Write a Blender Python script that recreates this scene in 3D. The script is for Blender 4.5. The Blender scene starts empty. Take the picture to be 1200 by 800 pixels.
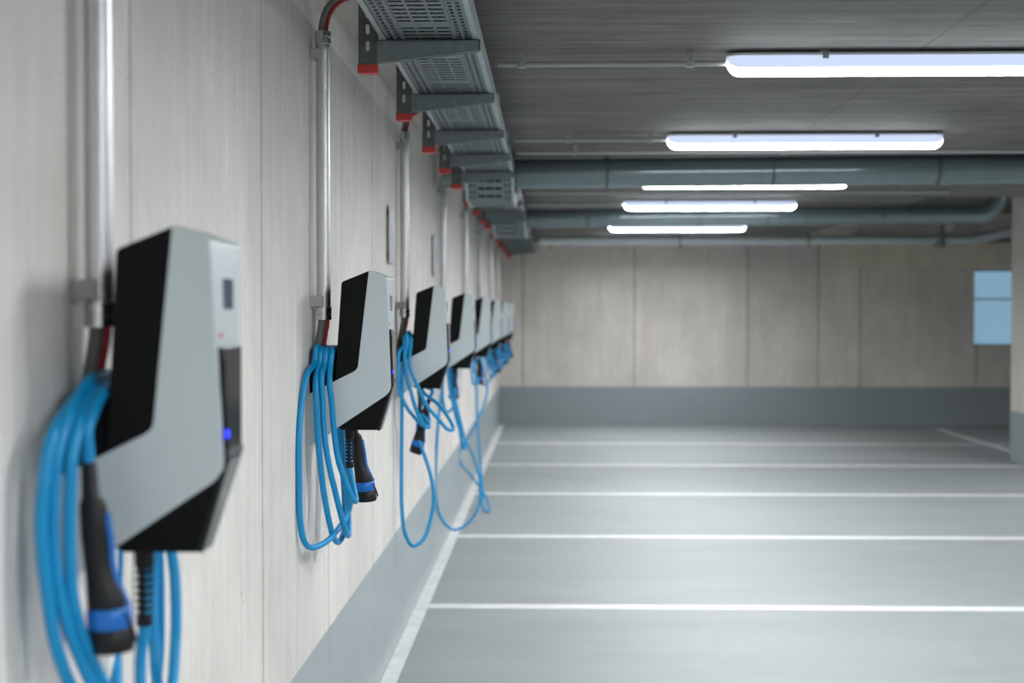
import bpy, bmesh, math, random
from mathutils import Vector, Matrix, Euler

random.seed(7)
PI = math.pi
scene = bpy.context.scene
COL = scene.collection

# ------------------------------------------------------------------ camera
F = 1667.0
CAM = Vector((0.785, 0.0, 1.685))
yaw = math.atan(46 / F)
pit = math.atan(34 / F)
cd = bpy.data.cameras.new('camera')
cam = bpy.data.objects.new('camera', cd)
COL.objects.link(cam)
cd.sensor_width = 36
cd.lens = 50.0
cam.location = CAM
cam.rotation_euler = (PI / 2 - pit, 0, yaw)
cd.dof.use_dof = True
cd.dof.focus_distance = 4.55
cd.dof.aperture_fstop = 2.4
cd.clip_start = 0.05
scene.camera = cam
ROT = Euler((PI / 2 - pit, 0, yaw)).to_matrix()


def at(px, py, Y):
    """world point at distance Y down the aisle that was measured at this place in the photograph"""
    d = ROT @ Vector(((px - 600) / F, (400 - py) / F, -1))
    return CAM + d * (Y / d.y)


# ------------------------------------------------------------------ materials
def new_mat(name):
    m = bpy.data.materials.new(name)
    m.use_nodes = True
    nt = m.node_tree
    return m, nt, nt.nodes['Principled BSDF']


def plain(name, col, rough=0.5, metal=0.0, noise=0.0, scale=40, spec=0.5, bump=0.0):
    m, nt, b = new_mat(name)
    b.inputs['Roughness'].default_value = rough
    b.inputs['Metallic'].default_value = metal
    b.inputs['Specular IOR Level'].default_value = spec
    N = nt.nodes
    tc = N.new('ShaderNodeTexCoord')
    nz = N.new('ShaderNodeTexNoise')
    nz.inputs['Scale'].default_value = scale
    nz.inputs['Detail'].default_value = 4
    nt.links.new(tc.outputs['Object'], nz.inputs['Vector'])
    mp = N.new('ShaderNodeMapRange')
    mp.inputs['From Min'].default_value = 0.3
    mp.inputs['From Max'].default_value = 0.7
    mp.inputs['To Min'].default_value = 1 - noise
    mp.inputs['To Max'].default_value = 1 + noise
    nt.links.new(nz.outputs['Fac'], mp.inputs['Value'])
    mx = N.new('ShaderNodeVectorMath')
    mx.operation = 'SCALE'
    mx.inputs[0].default_value = col
    nt.links.new(mp.outputs['Result'], mx.inputs['Scale'])
    nt.links.new(mx.outputs['Vector'], b.inputs['Base Color'])
    if bump:
        bp = N.new('ShaderNodeBump')
        bp.inputs['Strength'].default_value = bump
        bp.inputs['Distance'].default_value = 0.002
        nt.links.new(nz.outputs['Fac'], bp.inputs['Height'])
        nt.links.new(bp.outputs['Normal'], b.inputs['Normal'])
    return m


def emit(name, col, strength):
    m, nt, b = new_mat(name)
    b.inputs['Base Color'].default_value = (*col, 1)
    b.inputs['Roughness'].default_value = 0.4
    b.inputs['Emission Color'].default_value = (*col, 1)
    b.inputs['Emission Strength'].default_value = strength
    return m


class G:
    """tiny node-graph helper"""
    def __init__(s, nt):
        s.nt = nt

    def _set(s, sock, v):
        if isinstance(v, bpy.types.NodeSocket):
            s.nt.links.new(v, sock)
        else:
            sock.default_value = v

    def math(s, op, a, b=0.0, c=None):
        n = s.nt.nodes.new('ShaderNodeMath')
        n.operation = op
        s._set(n.inputs[0], a)
        s._set(n.inputs[1], b)
        if c is not None:
            s._set(n.inputs[2], c)
        return n.outputs[0]

    def rng(s, v, a, b, c, d):
        n = s.nt.nodes.new('ShaderNodeMapRange')
        s._set(n.inputs['Value'], v)
        n.inputs['From Min'].default_value = a
        n.inputs['From Max'].default_value = b
        n.inputs['To Min'].default_value = c
        n.inputs['To Max'].default_value = d
        return n.outputs['Result']

    def noise(s, vec, scale, detail=4, rough=0.55):
        n = s.nt.nodes.new('ShaderNodeTexNoise')
        n.inputs['Scale'].default_value = scale
        n.inputs['Detail'].default_value = detail
        n.inputs['Roughness'].default_value = rough
        s._set(n.inputs['Vector'], vec)
        return n.outputs['Fac']

    def mapping(s, vec, scale):
        n = s.nt.nodes.new('ShaderNodeMapping')
        n.inputs['Scale'].default_value = scale
        s._set(n.inputs['Vector'], vec)
        return n.outputs['Vector']

    def mix(s, fac, a, b):
        n = s.nt.nodes.new('ShaderNodeMix')
        n.data_type = 'RGBA'
        s._set(n.inputs[0], fac)
        for i, v in ((6, a), (7, b)):
            if isinstance(v, tuple) and len(v) == 3:
                v = (*v, 1)
            s._set(n.inputs[i], v)
        return n.outputs[2]

    def scale(s, colr, f):
        n = s.nt.nodes.new('ShaderNodeVectorMath')
        n.operation = 'SCALE'
        s._set(n.inputs[0], colr)
        s._set(n.inputs['Scale'], f)
        return n.outputs['Vector']


def concrete(name, col, axis, joints, stretch, zjoint=(), jw=0.007, streak=0.07, blotch=0.09, tone=0.05, stain=(0.36, 0.31, 0.26), stain_amt=0.35, rough=0.75, jdark=0.45, spec=0.3):
    """fair-faced concrete: panels between joints, board streaks, blotches, pores"""
    m, nt, b = new_mat(name)
    g = G(nt)
    geo = nt.nodes.new('ShaderNodeNewGeometry')
    pos = geo.outputs['Position']
    sp = nt.nodes.new('ShaderNodeSeparateXYZ')
    nt.links.new(pos, sp.inputs[0])
    u = sp.outputs[axis]
    # joints: nearest distance
    dist = None
    count = None
    for j in joints:
        d = g.math('ABSOLUTE', g.math('SUBTRACT', u, j))
        dist = d if dist is None else g.math('MINIMUM', dist, d)
        st = g.math('GREATER_THAN', u, j)
        count = st if count is None else g.math('ADD', count, st)
    wob = g.noise(pos, 9, 3)
    jm = g.rng(g.math('SUBTRACT', dist, g.math('MULTIPLY', g.math('SUBTRACT', wob, 0.5), 0.006)), jw * 0.45, jw, 1, 0)
    seam_halo = g.rng(dist, 0.0, 0.05, 1, 0)
    wn = nt.nodes.new('ShaderNodeTexWhiteNoise')
    wn.noise_dimensions = '1D'
    nt.links.new(g.math('ADD', count, 0.37), wn.inputs['W'])
    panel = g.rng(wn.outputs['Value'], 0, 1, 1 - tone, 1 + tone)
    st1 = g.noise(g.mapping(pos, stretch), 1.0, 5, 0.6)
    st2 = g.noise(g.mapping(pos, tuple(4 * q for q in stretch)), 1.0, 3, 0.6)
    bl = g.noise(pos, 1.3, 6, 0.6)
    fine = g.noise(pos, 60, 3, 0.6)
    f = g.math('MULTIPLY', panel, g.rng(st1, 0.3, 0.7, 1 - streak, 1 + streak))
    f = g.math('MULTIPLY', f, g.rng(st2, 0.3, 0.7, 1 - streak * 0.6, 1 + streak * 0.6))
    f = g.math('MULTIPLY', f, g.rng(bl, 0.3, 0.7, 1 - blotch, 1 + blotch))
    f = g.math('MULTIPLY', f, g.rng(fine, 0.3, 0.7, 0.97, 1.03))
    c = g.scale(col, f)
    stn = g.math('MULTIPLY', g.rng(g.noise(g.mapping(pos, tuple(0.5 * q for q in stretch)), 1.0, 6, 0.65), 0.56, 0.75, 0, 1), stain_amt)
    c = g.mix(stn, c, stain)
    halo = g.math('MULTIPLY', g.math('MULTIPLY', seam_halo, g.rng(g.noise(pos, 5, 4), 0.45, 0.7, 0, 1)), 0.25)
    c = g.mix(halo, c, (0.2, 0.18, 0.16))
    # pores
    vo = nt.nodes.new('ShaderNodeTexVoronoi')
    vo.inputs['Scale'].default_value = 22
    nt.links.new(pos, vo.inputs['Vector'])
    pore = g.math('MULTIPLY', g.rng(vo.outputs['Distance'], 0.06, 0.11, 1, 0), g.rng(g.noise(pos, 6, 2), 0.56, 0.6, 0, 1))
    c = g.mix(g.math('MULTIPLY', pore, 0.55), c, (0.1, 0.095, 0.09))
    c = g.mix(g.math('MULTIPLY', jm, 1 - jdark), c, (0.09, 0.085, 0.08))
    nt.links.new(c, b.inputs['Base Color'])
    b.inputs['Roughness'].default_value = rough
    b.inputs['Specular IOR Level'].default_value = spec
    h = g.math('SUBTRACT', g.math('ADD', g.math('MULTIPLY', st2, 0.5), g.math('MULTIPLY', fine, 0.3)), g.math('ADD', g.math('MULTIPLY', jm, 2.0), pore))
    bp = nt.nodes.new('ShaderNodeBump')
    bp.inputs['Strength'].default_value = 0.35
    bp.inputs['Distance'].default_value = 0.004
    nt.links.new(h, bp.inputs['Height'])
    nt.links.new(bp.outputs['Normal'], b.inputs['Normal'])
    return m


def epoxy(name, col, rough, wear=0.05, joints=None):
    m, nt, b = new_mat(name)
    g = G(nt)
    geo = nt.nodes.new('ShaderNodeNewGeometry')
    pos = geo.outputs['Position']
    a = g.noise(g.mapping(pos, (0.5, 1.6, 1.0)), 1.0, 6, 0.6)
    k = g.noise(pos, 7, 5, 0.6)
    f = g.math('MULTIPLY', g.rng(a, 0.3, 0.7, 1 - wear, 1 + wear), g.rng(k, 0.3, 0.7, 0.975, 1.025))
    c = g.scale(col, f)
    sc = g.rng(g.noise(g.mapping(pos, (1.2, 7, 1)), 1.0, 7, 0.7), 0.66, 0.78, 0, 0.0 if joints else 0.3)
    c = g.mix(sc, c, tuple(min(1, 0.6 * q) for q in col))
    if joints:
        sp = nt.nodes.new('ShaderNodeSeparateXYZ')
        nt.links.new(pos, sp.inputs[0])
        dist = None
        for j in joints:
            d = g.math('ABSOLUTE', g.math('SUBTRACT', sp.outputs[1], j))
            dist = d if dist is None else g.math('MINIMUM', dist, d)
        c = g.mix(g.rng(dist, 0.003, 0.006, 0.55, 0), c, (0.1, 0.1, 0.1))
    nt.links.new(c, b.inputs['Base Color'])
    if joints:
        b.inputs['Roughness'].default_value = rough
    else:
        nt.links.new(g.rng(k, 0.3, 0.7, rough - 0.05, rough + 0.07), b.inputs['Roughness'])
    b.inputs['Specular IOR Level'].default_value = 0.5
    bp = nt.nodes.new('ShaderNodeBump')
    bp.inputs['Strength'].default_value = 0.02 if joints else 0.08
    bp.inputs['Distance'].default_value = 0.003
    nt.links.new(g.noise(pos, 3.0, 3), bp.inputs['Height'])
    if not joints:
        nt.links.new(bp.outputs['Normal'], b.inputs['Normal'])
    return m


LJ = [-2.2, -1.0, 0.2, 1.42, 2.64, 3.84, 4.98, 6.22, 7.45, 8.65, 9.85, 11.05, 12.3, 13.5, 14.7, 15.9, 17.1, 18.3, 19.5, 20.7]
CX = CAM.x
BJ = [CX - 0.43, CX + 1.25, CX + 2.94, CX + 4.0, CX + 4.62, CX + 6.35, CX + 8.1]
M = {}
M['wall_left'] = concrete('fair_faced_concrete', (0.74, 0.715, 0.675), 1, LJ, (1, 14, 0.7), tone=0.07, blotch=0.13)
M['wall_back'] = concrete('back_fair_faced_concrete', (0.62, 0.58, 0.54), 0, BJ, (9, 1, 0.7), tone=0.05, blotch=0.12, jw=0.022, jdark=0.62)  # darker and browner than the left wall, with wider joints
M['wall_other'] = concrete('side_concrete', (0.55, 0.52, 0.48), 1, [0, 2.5, 5, 7.5, 10, 12.5, 15, 17.5], (1, 9, 0.7))
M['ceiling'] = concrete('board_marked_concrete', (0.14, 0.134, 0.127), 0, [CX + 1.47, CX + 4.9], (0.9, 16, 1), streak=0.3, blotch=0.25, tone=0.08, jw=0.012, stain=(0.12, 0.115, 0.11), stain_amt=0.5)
M['column'] = concrete('column_concrete', (0.56, 0.53, 0.49), 0, [-5], (9, 9, 0.7), tone=0.0, blotch=0.1)
M['beam'] = concrete('beam_concrete', (0.70, 0.64, 0.53), 0, [-5], (3, 3, 1), tone=0.0, blotch=0.08)
M['floor'] = epoxy('grey_floor_coating', (0.298, 0.326, 0.328), 0.55, wear=0.09)
M['dado'] = epoxy('grey_wall_coating', (0.37, 0.425, 0.44), 0.35, wear=0.04, joints=LJ)
M['dado_shaded'] = epoxy('shaded_grey_coating', (0.26, 0.305, 0.32), 0.5, wear=0.05)  # same wall coating, the weaker light at the back put into its colour
M['line'] = plain('white_road_paint', (0.72, 0.73, 0.73), 0.5, noise=0.12, scale=9)
M['cover'] = plain('silver_grey_plastic', (0.58, 0.65, 0.67), 0.36, noise=0.015, scale=400, metal=0.1)
M['black'] = plain('black_plastic', (0.006, 0.0065, 0.0065), 0.6, noise=0.1, scale=300, spec=0.12)
M['gloss'] = plain('gloss_black_panel', (0.012, 0.013, 0.015), 0.12, noise=0.02)
M['display'] = plain('display_glass', (0.07, 0.10, 0.16), 0.08, noise=0.25, scale=60)
M['blue'] = plain('blue_cable_sheath', (0.0, 0.285, 0.60), 0.42, noise=0.03, scale=20)
M['ringblue'] = plain('blue_plastic', (0.008, 0.16, 0.56), 0.4, noise=0.02)
M['rubber'] = plain('black_rubber', (0.009, 0.01, 0.011), 0.5, spec=0.35, noise=0.05, scale=120)
M['alu'] = plain('aluminium_tube', (0.70, 0.70, 0.715), 0.40, metal=1.0, noise=0.05, scale=14)
M['alubright'] = plain('turned_aluminium', (0.78, 0.79, 0.8), 0.22, metal=1.0, noise=0.03)
M['clip'] = plain('grey_clip_plastic', (0.42, 0.42, 0.41), 0.5, noise=0.02)
M['greycable'] = plain('grey_cable_sheath', (0.17, 0.16, 0.145), 0.5, noise=0.04, scale=60)
M['redcable'] = plain('red_cable_sheath', (0.42, 0.012, 0.016), 0.4, noise=0.03)
M['red'] = plain('red_plastic_cap', (0.55, 0.04, 0.04), 0.45, noise=0.05, scale=50)
M['galv'] = plain('galvanised_steel', (0.20, 0.235, 0.24), 0.45, metal=0.5, noise=0.1, scale=25)
M['galvdark'] = plain('dull_galvanised_steel', (0.12, 0.13, 0.13), 0.5, metal=0.5, noise=0.16, scale=30)
M['galvrail'] = plain('lit_galvanised_steel', (0.40, 0.45, 0.46), 0.4, metal=0.5, noise=0.08, scale=25)  # lamp light along the tray rails put into a lighter steel colour
M['pipe'] = plain('grey_green_pipe', (0.17, 0.22, 0.23), 0.15, metal=0.4, noise=0.05, scale=8)
M['pipeband'] = plain('pipe_band_rubber', (0.06, 0.082, 0.086), 0.5, noise=0.05)
M['sprinkler'] = plain('painted_steel_pipe', (0.50, 0.55, 0.56), 0.3, metal=0.3, noise=0.05)
M['conduit'] = plain('grey_conduit', (0.36, 0.36, 0.36), 0.5, noise=0.03)
M['lampbody'] = plain('lamp_housing', (0.62, 0.63, 0.65), 0.4, noise=0.02)
M['lampclip'] = plain('steel_lamp_clip', (0.25, 0.25, 0.27), 0.35, metal=0.9, noise=0.03)
M['diffuser'] = emit('lamp_diffuser', (0.60, 0.69, 0.90), 0.42)
M['strip'] = emit('lamp_light_strip', (0.95, 0.975, 1.0), 13.0)
M['led'] = emit('blue_status_light', (0.02, 0.04, 1.0), 1.6)
M['pane'] = emit('frosted_daylit_glass', (0.20, 0.35, 0.46), 0.50)
M['frame'] = plain('window_frame_paint', (0.22, 0.3, 0.36), 0.4, noise=0.03)
M['white'] = plain('white_plastic', (0.85, 0.85, 0.82), 0.5, noise=0.02)
M['plate'] = plain('plate_aluminium', (0.52, 0.52, 0.57), 0.4, metal=0.0, noise=0.04)
M['redprint'] = plain('red_print', (0.5, 0.12, 0.1), 0.5, noise=0.02)

# perforated steel for the tray floor: slots are real gaps
m, nt, b = new_mat('perforated_steel')
g = G(nt)
tc = nt.nodes.new('ShaderNodeTexCoord')
sp = nt.nodes.new('ShaderNodeSeparateXYZ')
nt.links.new(tc.outputs['Object'], sp.inputs[0])
ux, vy = sp.outputs[0], sp.outputs[1]


def band(v, c, h):
    return g.math('LESS_THAN', g.math('ABSOLUTE', g.math('SUBTRACT', v, c)), h)


edge = None
for c_ in (0.032, 0.056, 0.254, 0.278):
    e_ = band(ux, c_, 0.0055)
    edge = e_ if edge is None else g.math('ADD', edge, e_)
edge = g.math('MULTIPLY', edge, g.math('LESS_THAN', g.math('FRACT', g.math('MULTIPLY', vy, 1 / 0.046)), 0.5))
mid = None
for c_, h_ in ((0.1, 0.021), (0.155, 0.026), (0.21, 0.021)):
    e_ = band(ux, c_, h_)
    mid = e_ if mid is None else g.math('ADD', mid, e_)
mid = g.math('MULTIPLY', mid, g.math('LESS_THAN', g.math('FRACT', g.math('MULTIPLY', vy, 1 / 0.055)), 0.36))
mid = g.math('MULTIPLY', mid, g.math('GREATER_THAN', g.math('FRACT', g.math('MULTIPLY', vy, 1 / 0.55)), 0.1))
hole = g.math('MINIMUM', g.math('ADD', edge, mid), 1.0)
tr = nt.nodes.new('ShaderNodeBsdfTransparent')
ms = nt.nodes.new('ShaderNodeMixShader')
nt.links.new(hole, ms.inputs[0])
nt.links.new(b.outputs[0], ms.inputs[1])
nt.links.new(tr.outputs[0], ms.inputs[2])
nt.links.new(ms.outputs[0], nt.nodes['Material Output'].inputs['Surface'])
nz = g.noise(tc.outputs['Object'], 18, 4)
nt.links.new(g.scale((0.20, 0.235, 0.24), g.rng(nz, 0.3, 0.7, 0.88, 1.1)), b.inputs['Base Color'])
b.inputs['Metallic'].default_value = 0.7
b.inputs['Roughness'].default_value = 0.45
M['perf'] = m


# ------------------------------------------------------------------ mesh helpers
def box(bm, lo, hi):
    lo, hi = Vector(lo), Vector(hi)
    vs = [bm.verts.new((x, y, z)) for x in (lo.x, hi.x) for y in (lo.y, hi.y) for z in (lo.z, hi.z)]
    for f in ((0, 1, 3, 2), (4, 6, 7, 5), (0, 4, 5, 1), (2, 3, 7, 6), (0, 2, 6, 4), (1, 5, 7, 3)):
        bm.faces.new([vs[i] for i in f])


def tube(bm, pts, r, seg=12, cap=True, radii=None):
    pts = [Vector(p) for p in pts]
    n = len(pts)
    tang = []
    for i in range(n):
        t = pts[min(i + 1, n - 1)] - pts[max(i - 1, 0)]
        tang.append(t.normalized() if t.length > 1e-9 else Vector((0, 0, 1)))
    t0 = tang[0]
    ref = Vector((1, 0, 0)) if abs(t0.x) < 0.8 else Vector((0, 1, 0))
    nrm = (ref - t0 * ref.dot(t0)).normalized()
    rings = []
    for i in range(n):
        t = tang[i]
        nrm = (nrm - t * nrm.dot(t)).normalized()
        bi = t.cross(nrm)
        rr = radii[i] if radii else r
        rings.append([bm.verts.new(pts[i] + (nrm * math.cos(a) + bi * math.sin(a)) * rr)
                      for a in [2 * PI * k / seg for k in range(seg)]])
    for i in range(n - 1):
        for k in range(seg):
            k2 = (k + 1) % seg
            bm.faces.new((rings[i][k], rings[i][k2], rings[i + 1][k2], rings[i + 1][k]))
    if cap:
        bm.faces.new(list(reversed(rings[0])))
        bm.faces.new(rings[-1])


def spline(pts, per=8):
    """centripetal-ish Catmull-Rom through the points"""
    P = [Vector(p) for p in pts]
    P = [P[0] * 2 - P[1]] + P + [P[-1] * 2 - P[-2]]
    out = []
    for i in range(1, len(P) - 2):
        p0, p1, p2, p3 = P[i - 1:i + 3]
        t0 = 0.0
        t1 = t0 + max((p1 - p0).length, 1e-5) ** 0.5
        t2 = t1 + max((p2 - p1).length, 1e-5) ** 0.5
        t3 = t2 + max((p3 - p2).length, 1e-5) ** 0.5
        for k in range(per):
            t = t1 + (t2 - t1) * k / per
            a1 = p0 * ((t1 - t) / (t1 - t0)) + p1 * ((t - t0) / (t1 - t0))
            a2 = p1 * ((t2 - t) / (t2 - t1)) + p2 * ((t - t1) / (t2 - t1))
            a3 = p2 * ((t3 - t) / (t3 - t2)) + p3 * ((t - t2) / (t3 - t2))
            b1 = a1 * ((t2 - t) / (t2 - t0)) + a2 * ((t - t0) / (t2 - t0))
            b2 = a2 * ((t3 - t) / (t3 - t1)) + a3 * ((t - t1) / (t3 - t1))
            out.append(b1 * ((t2 - t) / (t2 - t1)) + b2 * ((t - t1) / (t2 - t1)))
    out.append(P[-2])
    return out


def lathe(bm, prof, origin=(0, 0, 0), seg=24, sy=1.0):
    """prof: list of (z, r, xoffset, yoffset) around a vertical axis"""
    o = Vector(origin)
    rings = []
    for q in prof:
        z, r = q[0], q[1]
        ox = q[2] if len(q) > 2 else 0
        oy = q[3] if len(q) > 3 else 0
        rings.append([bm.verts.new(o + Vector((ox + r * math.cos(2 * PI * k / seg), oy + sy * r * math.sin(2 * PI * k / seg), z))) for k in range(seg)])
    for i in range(len(rings) - 1):
        for k in range(seg):
            k2 = (k + 1) % seg
            bm.faces.new((rings[i][k], rings[i][k2], rings[i + 1][k2], rings[i + 1][k]))
    bm.faces.new(rings[0])
    bm.faces.new(rings[-1])


def round_poly(pts, seg=5):
    """pts: (x, z, radius) -> list of (x, z)"""
    out = []
    n = len(pts)
    for i in range(n):
        p = Vector(pts[i][:2])
        r = pts[i][2] if len(pts[i]) > 2 else 0
        if r <= 0:
            out.append(tuple(p))
            continue
        a = (Vector(pts[i - 1][:2]) - p)
        c = (Vector(pts[(i + 1) % n][:2]) - p)
        an, cn = a.normalized(), c.normalized()
        ang = an.angle(cn)
        d = min(r / math.tan(ang / 2), a.length * 0.45, c.length * 0.45)
        s, e = p + an * d, p + cn * d
        for k in range(seg + 1):
            t = k / seg
            out.append(tuple(s * (1 - t) ** 2 + p * 2 * t * (1 - t) + e * t * t))
    return out


def prism(bm, poly, wf):
    """polygon in the x-z plane, thickness from -w to +w along y where w may vary"""
    A, B = [], []
    for (x, z) in poly:
        w = wf(x, z) if callable(wf) else wf
        lo, hi = (w if isinstance(w, tuple) else (-w, w))
        A.append(bm.verts.new((x, lo, z)))
        B.append(bm.verts.new((x, hi, z)))
    n = len(poly)
    bm.faces.new(A)
    bm.faces.new(list(reversed(B)))
    for i in range(n):
        j = (i + 1) % n
        bm.faces.new((A[j], A[i], B[i], B[j]))


def finish(bm, name, mat, parent=None, bevel=0.0, smooth=False, loc=None, rot=None, bseg=2, angle=35):
    bmesh.ops.recalc_face_normals(bm, faces=bm.faces[:])
    me = bpy.data.meshes.new(name)
    bm.to_mesh(me)
    bm.free()
    if mat is not None:
        me.materials.append(mat)
    o = bpy.data.objects.new(name, me)
    COL.objects.link(o)
    if parent is not None:
        o.parent = parent
    if loc is not None:
        o.location = loc
    if rot is not None:
        o.rotation_euler = rot
    if smooth:
        for p in me.polygons:
            p.use_smooth = True
        if angle < 180:
            try:
                me.set_sharp_from_angle(angle=math.radians(angle))
            except Exception:
                pass
    if bevel > 0:
        md = o.modifiers.new('bevel', 'BEVEL')
        md.width = bevel
        md.segments = bseg
        md.limit_method = 'ANGLE'
        md.angle_limit = math.radians(30)
    return o


def tag(o, label, cat, group=None):
    o['label'] = label
    o['category'] = cat
    if group:
        o['group'] = group
    return o


def thing(name, label, cat, loc=(0, 0, 0), group=None):
    o = bpy.data.objects.new(name, None)
    o.empty_display_size = 0.1
    COL.objects.link(o)
    o.location = loc
    return tag(o, label, cat, group)


def structure(name, bm, mat, **k):
    o = finish(bm, name, mat, **k)
    o['kind'] = 'structure'
    return o


def copy_tree(o, parent=None):
    c = o.copy()
    COL.objects.link(c)
    if parent is not None:
        c.parent = parent
    for ch in list(o.children):
        copy_tree(ch, c)
    return c


def dup(root, loc, label, group=None):
    c = copy_tree(root)
    c.location = loc
    c['label'] = label
    if group:
        c['group'] = group
    return c


BM = bmesh.new

# ------------------------------------------------------------------ the room
X1, Y0, Y1 = 11.0, -6.0, 21.42
ZC, ZR, ZE = 2.736, 3.16, 2.778
RX, RY = CX + 3.45, 13.15            # raised part of the ceiling at the back right

bm = BM(); box(bm, (-0.3, Y0 - 0.3, -0.25), (X1 + 0.3, Y1 + 0.3, 0)); structure('floor', bm, M['floor'])
bm = BM(); box(bm, (-0.3, Y0 - 0.3, 0), (0, Y1 + 0.3, 3.4)); structure('wall_left', bm, M['wall_left'])
bm = BM(); box(bm, (X1, Y0 - 0.3, 0), (X1 + 0.3, Y1 + 0.3, 3.4)); structure('wall_right', bm, M['wall_other'])
bm = BM(); box(bm, (0, Y0 - 0.3, 0), (X1, Y0, 3.4)); structure('wall_front', bm, M['wall_other'])

# back wall with the opening of the window
wx0, wx1, wz0, wz1 = CX + 6.31, CX + 7.55, 1.195, 2.315
bm = BM()
box(bm, (0, Y1, 0), (wx0, Y1 + 0.3, 3.4))
box(bm, (wx1, Y1, 0), (X1, Y1 + 0.3, 3.4))
box(bm, (wx0, Y1, 0), (wx1, Y1 + 0.3, wz0))
box(bm, (wx0, Y1, wz1), (wx1, Y1 + 0.3, 3.4))
structure('wall_back', bm, M['wall_back'])

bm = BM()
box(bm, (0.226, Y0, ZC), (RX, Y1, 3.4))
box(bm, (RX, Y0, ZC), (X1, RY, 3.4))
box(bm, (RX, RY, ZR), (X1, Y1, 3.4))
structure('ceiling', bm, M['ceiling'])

bm = BM(); box(bm, (0, Y0, ZE), (0.226, Y1, 3.4)); structure('trim_2', bm, M['wall_other'])

DH = 0.572
bm = BM(); box(bm, (0.0, Y0, 0.0), (0.004, Y1, DH)); structure('baseboard_left', bm, M['dado'])
bm = BM(); box(bm, (0.004, Y1 - 0.004, 0.0), (X1, Y1, DH)); structure('baseboard_back', bm, M['dado_shaded'])

# window
win = bpy.data.objects.new('window_1', None); COL.objects.link(win)
win.location = ((wx0 + wx1) / 2, Y1 + 0.06, wz0); win['kind'] = 'structure'
hw, wh = (wx1 - wx0) / 2, wz1 - wz0
bm = BM()
t = 0.018
zm = 1.885 - wz0
box(bm, (-hw, 0, 0), (hw, 0.06, t)); box(bm, (-hw, 0, wh - t), (hw, 0.06, wh))
box(bm, (-hw, 0, t), (-hw + t, 0.06, wh - t)); box(bm, (hw - t, 0, t), (hw, 0.06, wh - t))
box(bm, (-hw + t, 0, zm - 0.012), (hw - t, 0.06, zm + 0.012))
finish(bm, 'window_frame', M['frame'], win)
bm = BM(); box(bm, (-hw + t, 0.025, t), (hw - t, 0.035, zm - 0.012)); box(bm, (-hw + t, 0.025, zm + 0.012), (hw - t, 0.035, wh - t))
finish(bm, 'window_pane', M['pane'], win)

# lintel beam along the back wall
bm = BM(); box(bm, (CX + 4.36, Y1 - 0.34, 2.35), (X1, Y1, 2.715))
structure('trim_1', bm, M['beam'], bevel=0.01)

# column
col = thing('concrete_column', 'square concrete column with grey painted foot at the right edge of the picture', 'column', (CX + 5.15 + 0.27, 15.9, 0))
bm = BM(); box(bm, (-0.25, -0.25, DH), (0.25, 0.25, ZR)); finish(bm, 'shaft', M['column'], col, bevel=0.012)
bm = BM(); box(bm, (-0.253, -0.253, 0), (0.253, 0.253, DH)); finish(bm, 'painted_foot', M['dado_shaded'], col, bevel=0.012)

# ------------------------------------------------------------------ painted lines
LT = 0.002
bm = BM(); box(bm, (0.006, Y0, 0), (0.082, Y1 - 0.05, LT))
tag(finish(bm, 'wall_line', M['line']), 'long white painted line running along the foot of the charger wall', 'floor marking')
names = ['the one nearest the camera', 'second one counted from the camera',
         'third one counted from the camera', 'fourth one counted from the camera', 'faint last one near the back wall']
for (y, nm) in zip((8.12, 10.68, 13.2, 15.72, 18.3), names):
    bm = BM(); box(bm, (0.084, y - 0.062, 0), (9.6, y + 0.062, LT))
    tag(finish(bm, 'bay_line', M['line']), 'white line across the floor, ' + nm, 'floor marking', 'parking bay lines across the floor')
bm = BM(); box(bm, (CX + 5.53, 18.364, 0), (CX + 5.65, 20.7, LT))
box(bm, (CX + 5.53, 16.6, 0), (CX + 5.65, 18.236, LT))
tag(finish(bm, 'side_line', M['line']), 'short slanting white floor line beside the column at the back right', 'floor marking')

# ------------------------------------------------------------------ wall chargers
def flank(x, z):
    """half width: the side faces lean in towards the chin and, a little, towards the front"""
    return 0.116 + 0.122 * (z - 1.82) - 0.12 * (x - 0.2)


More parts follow.
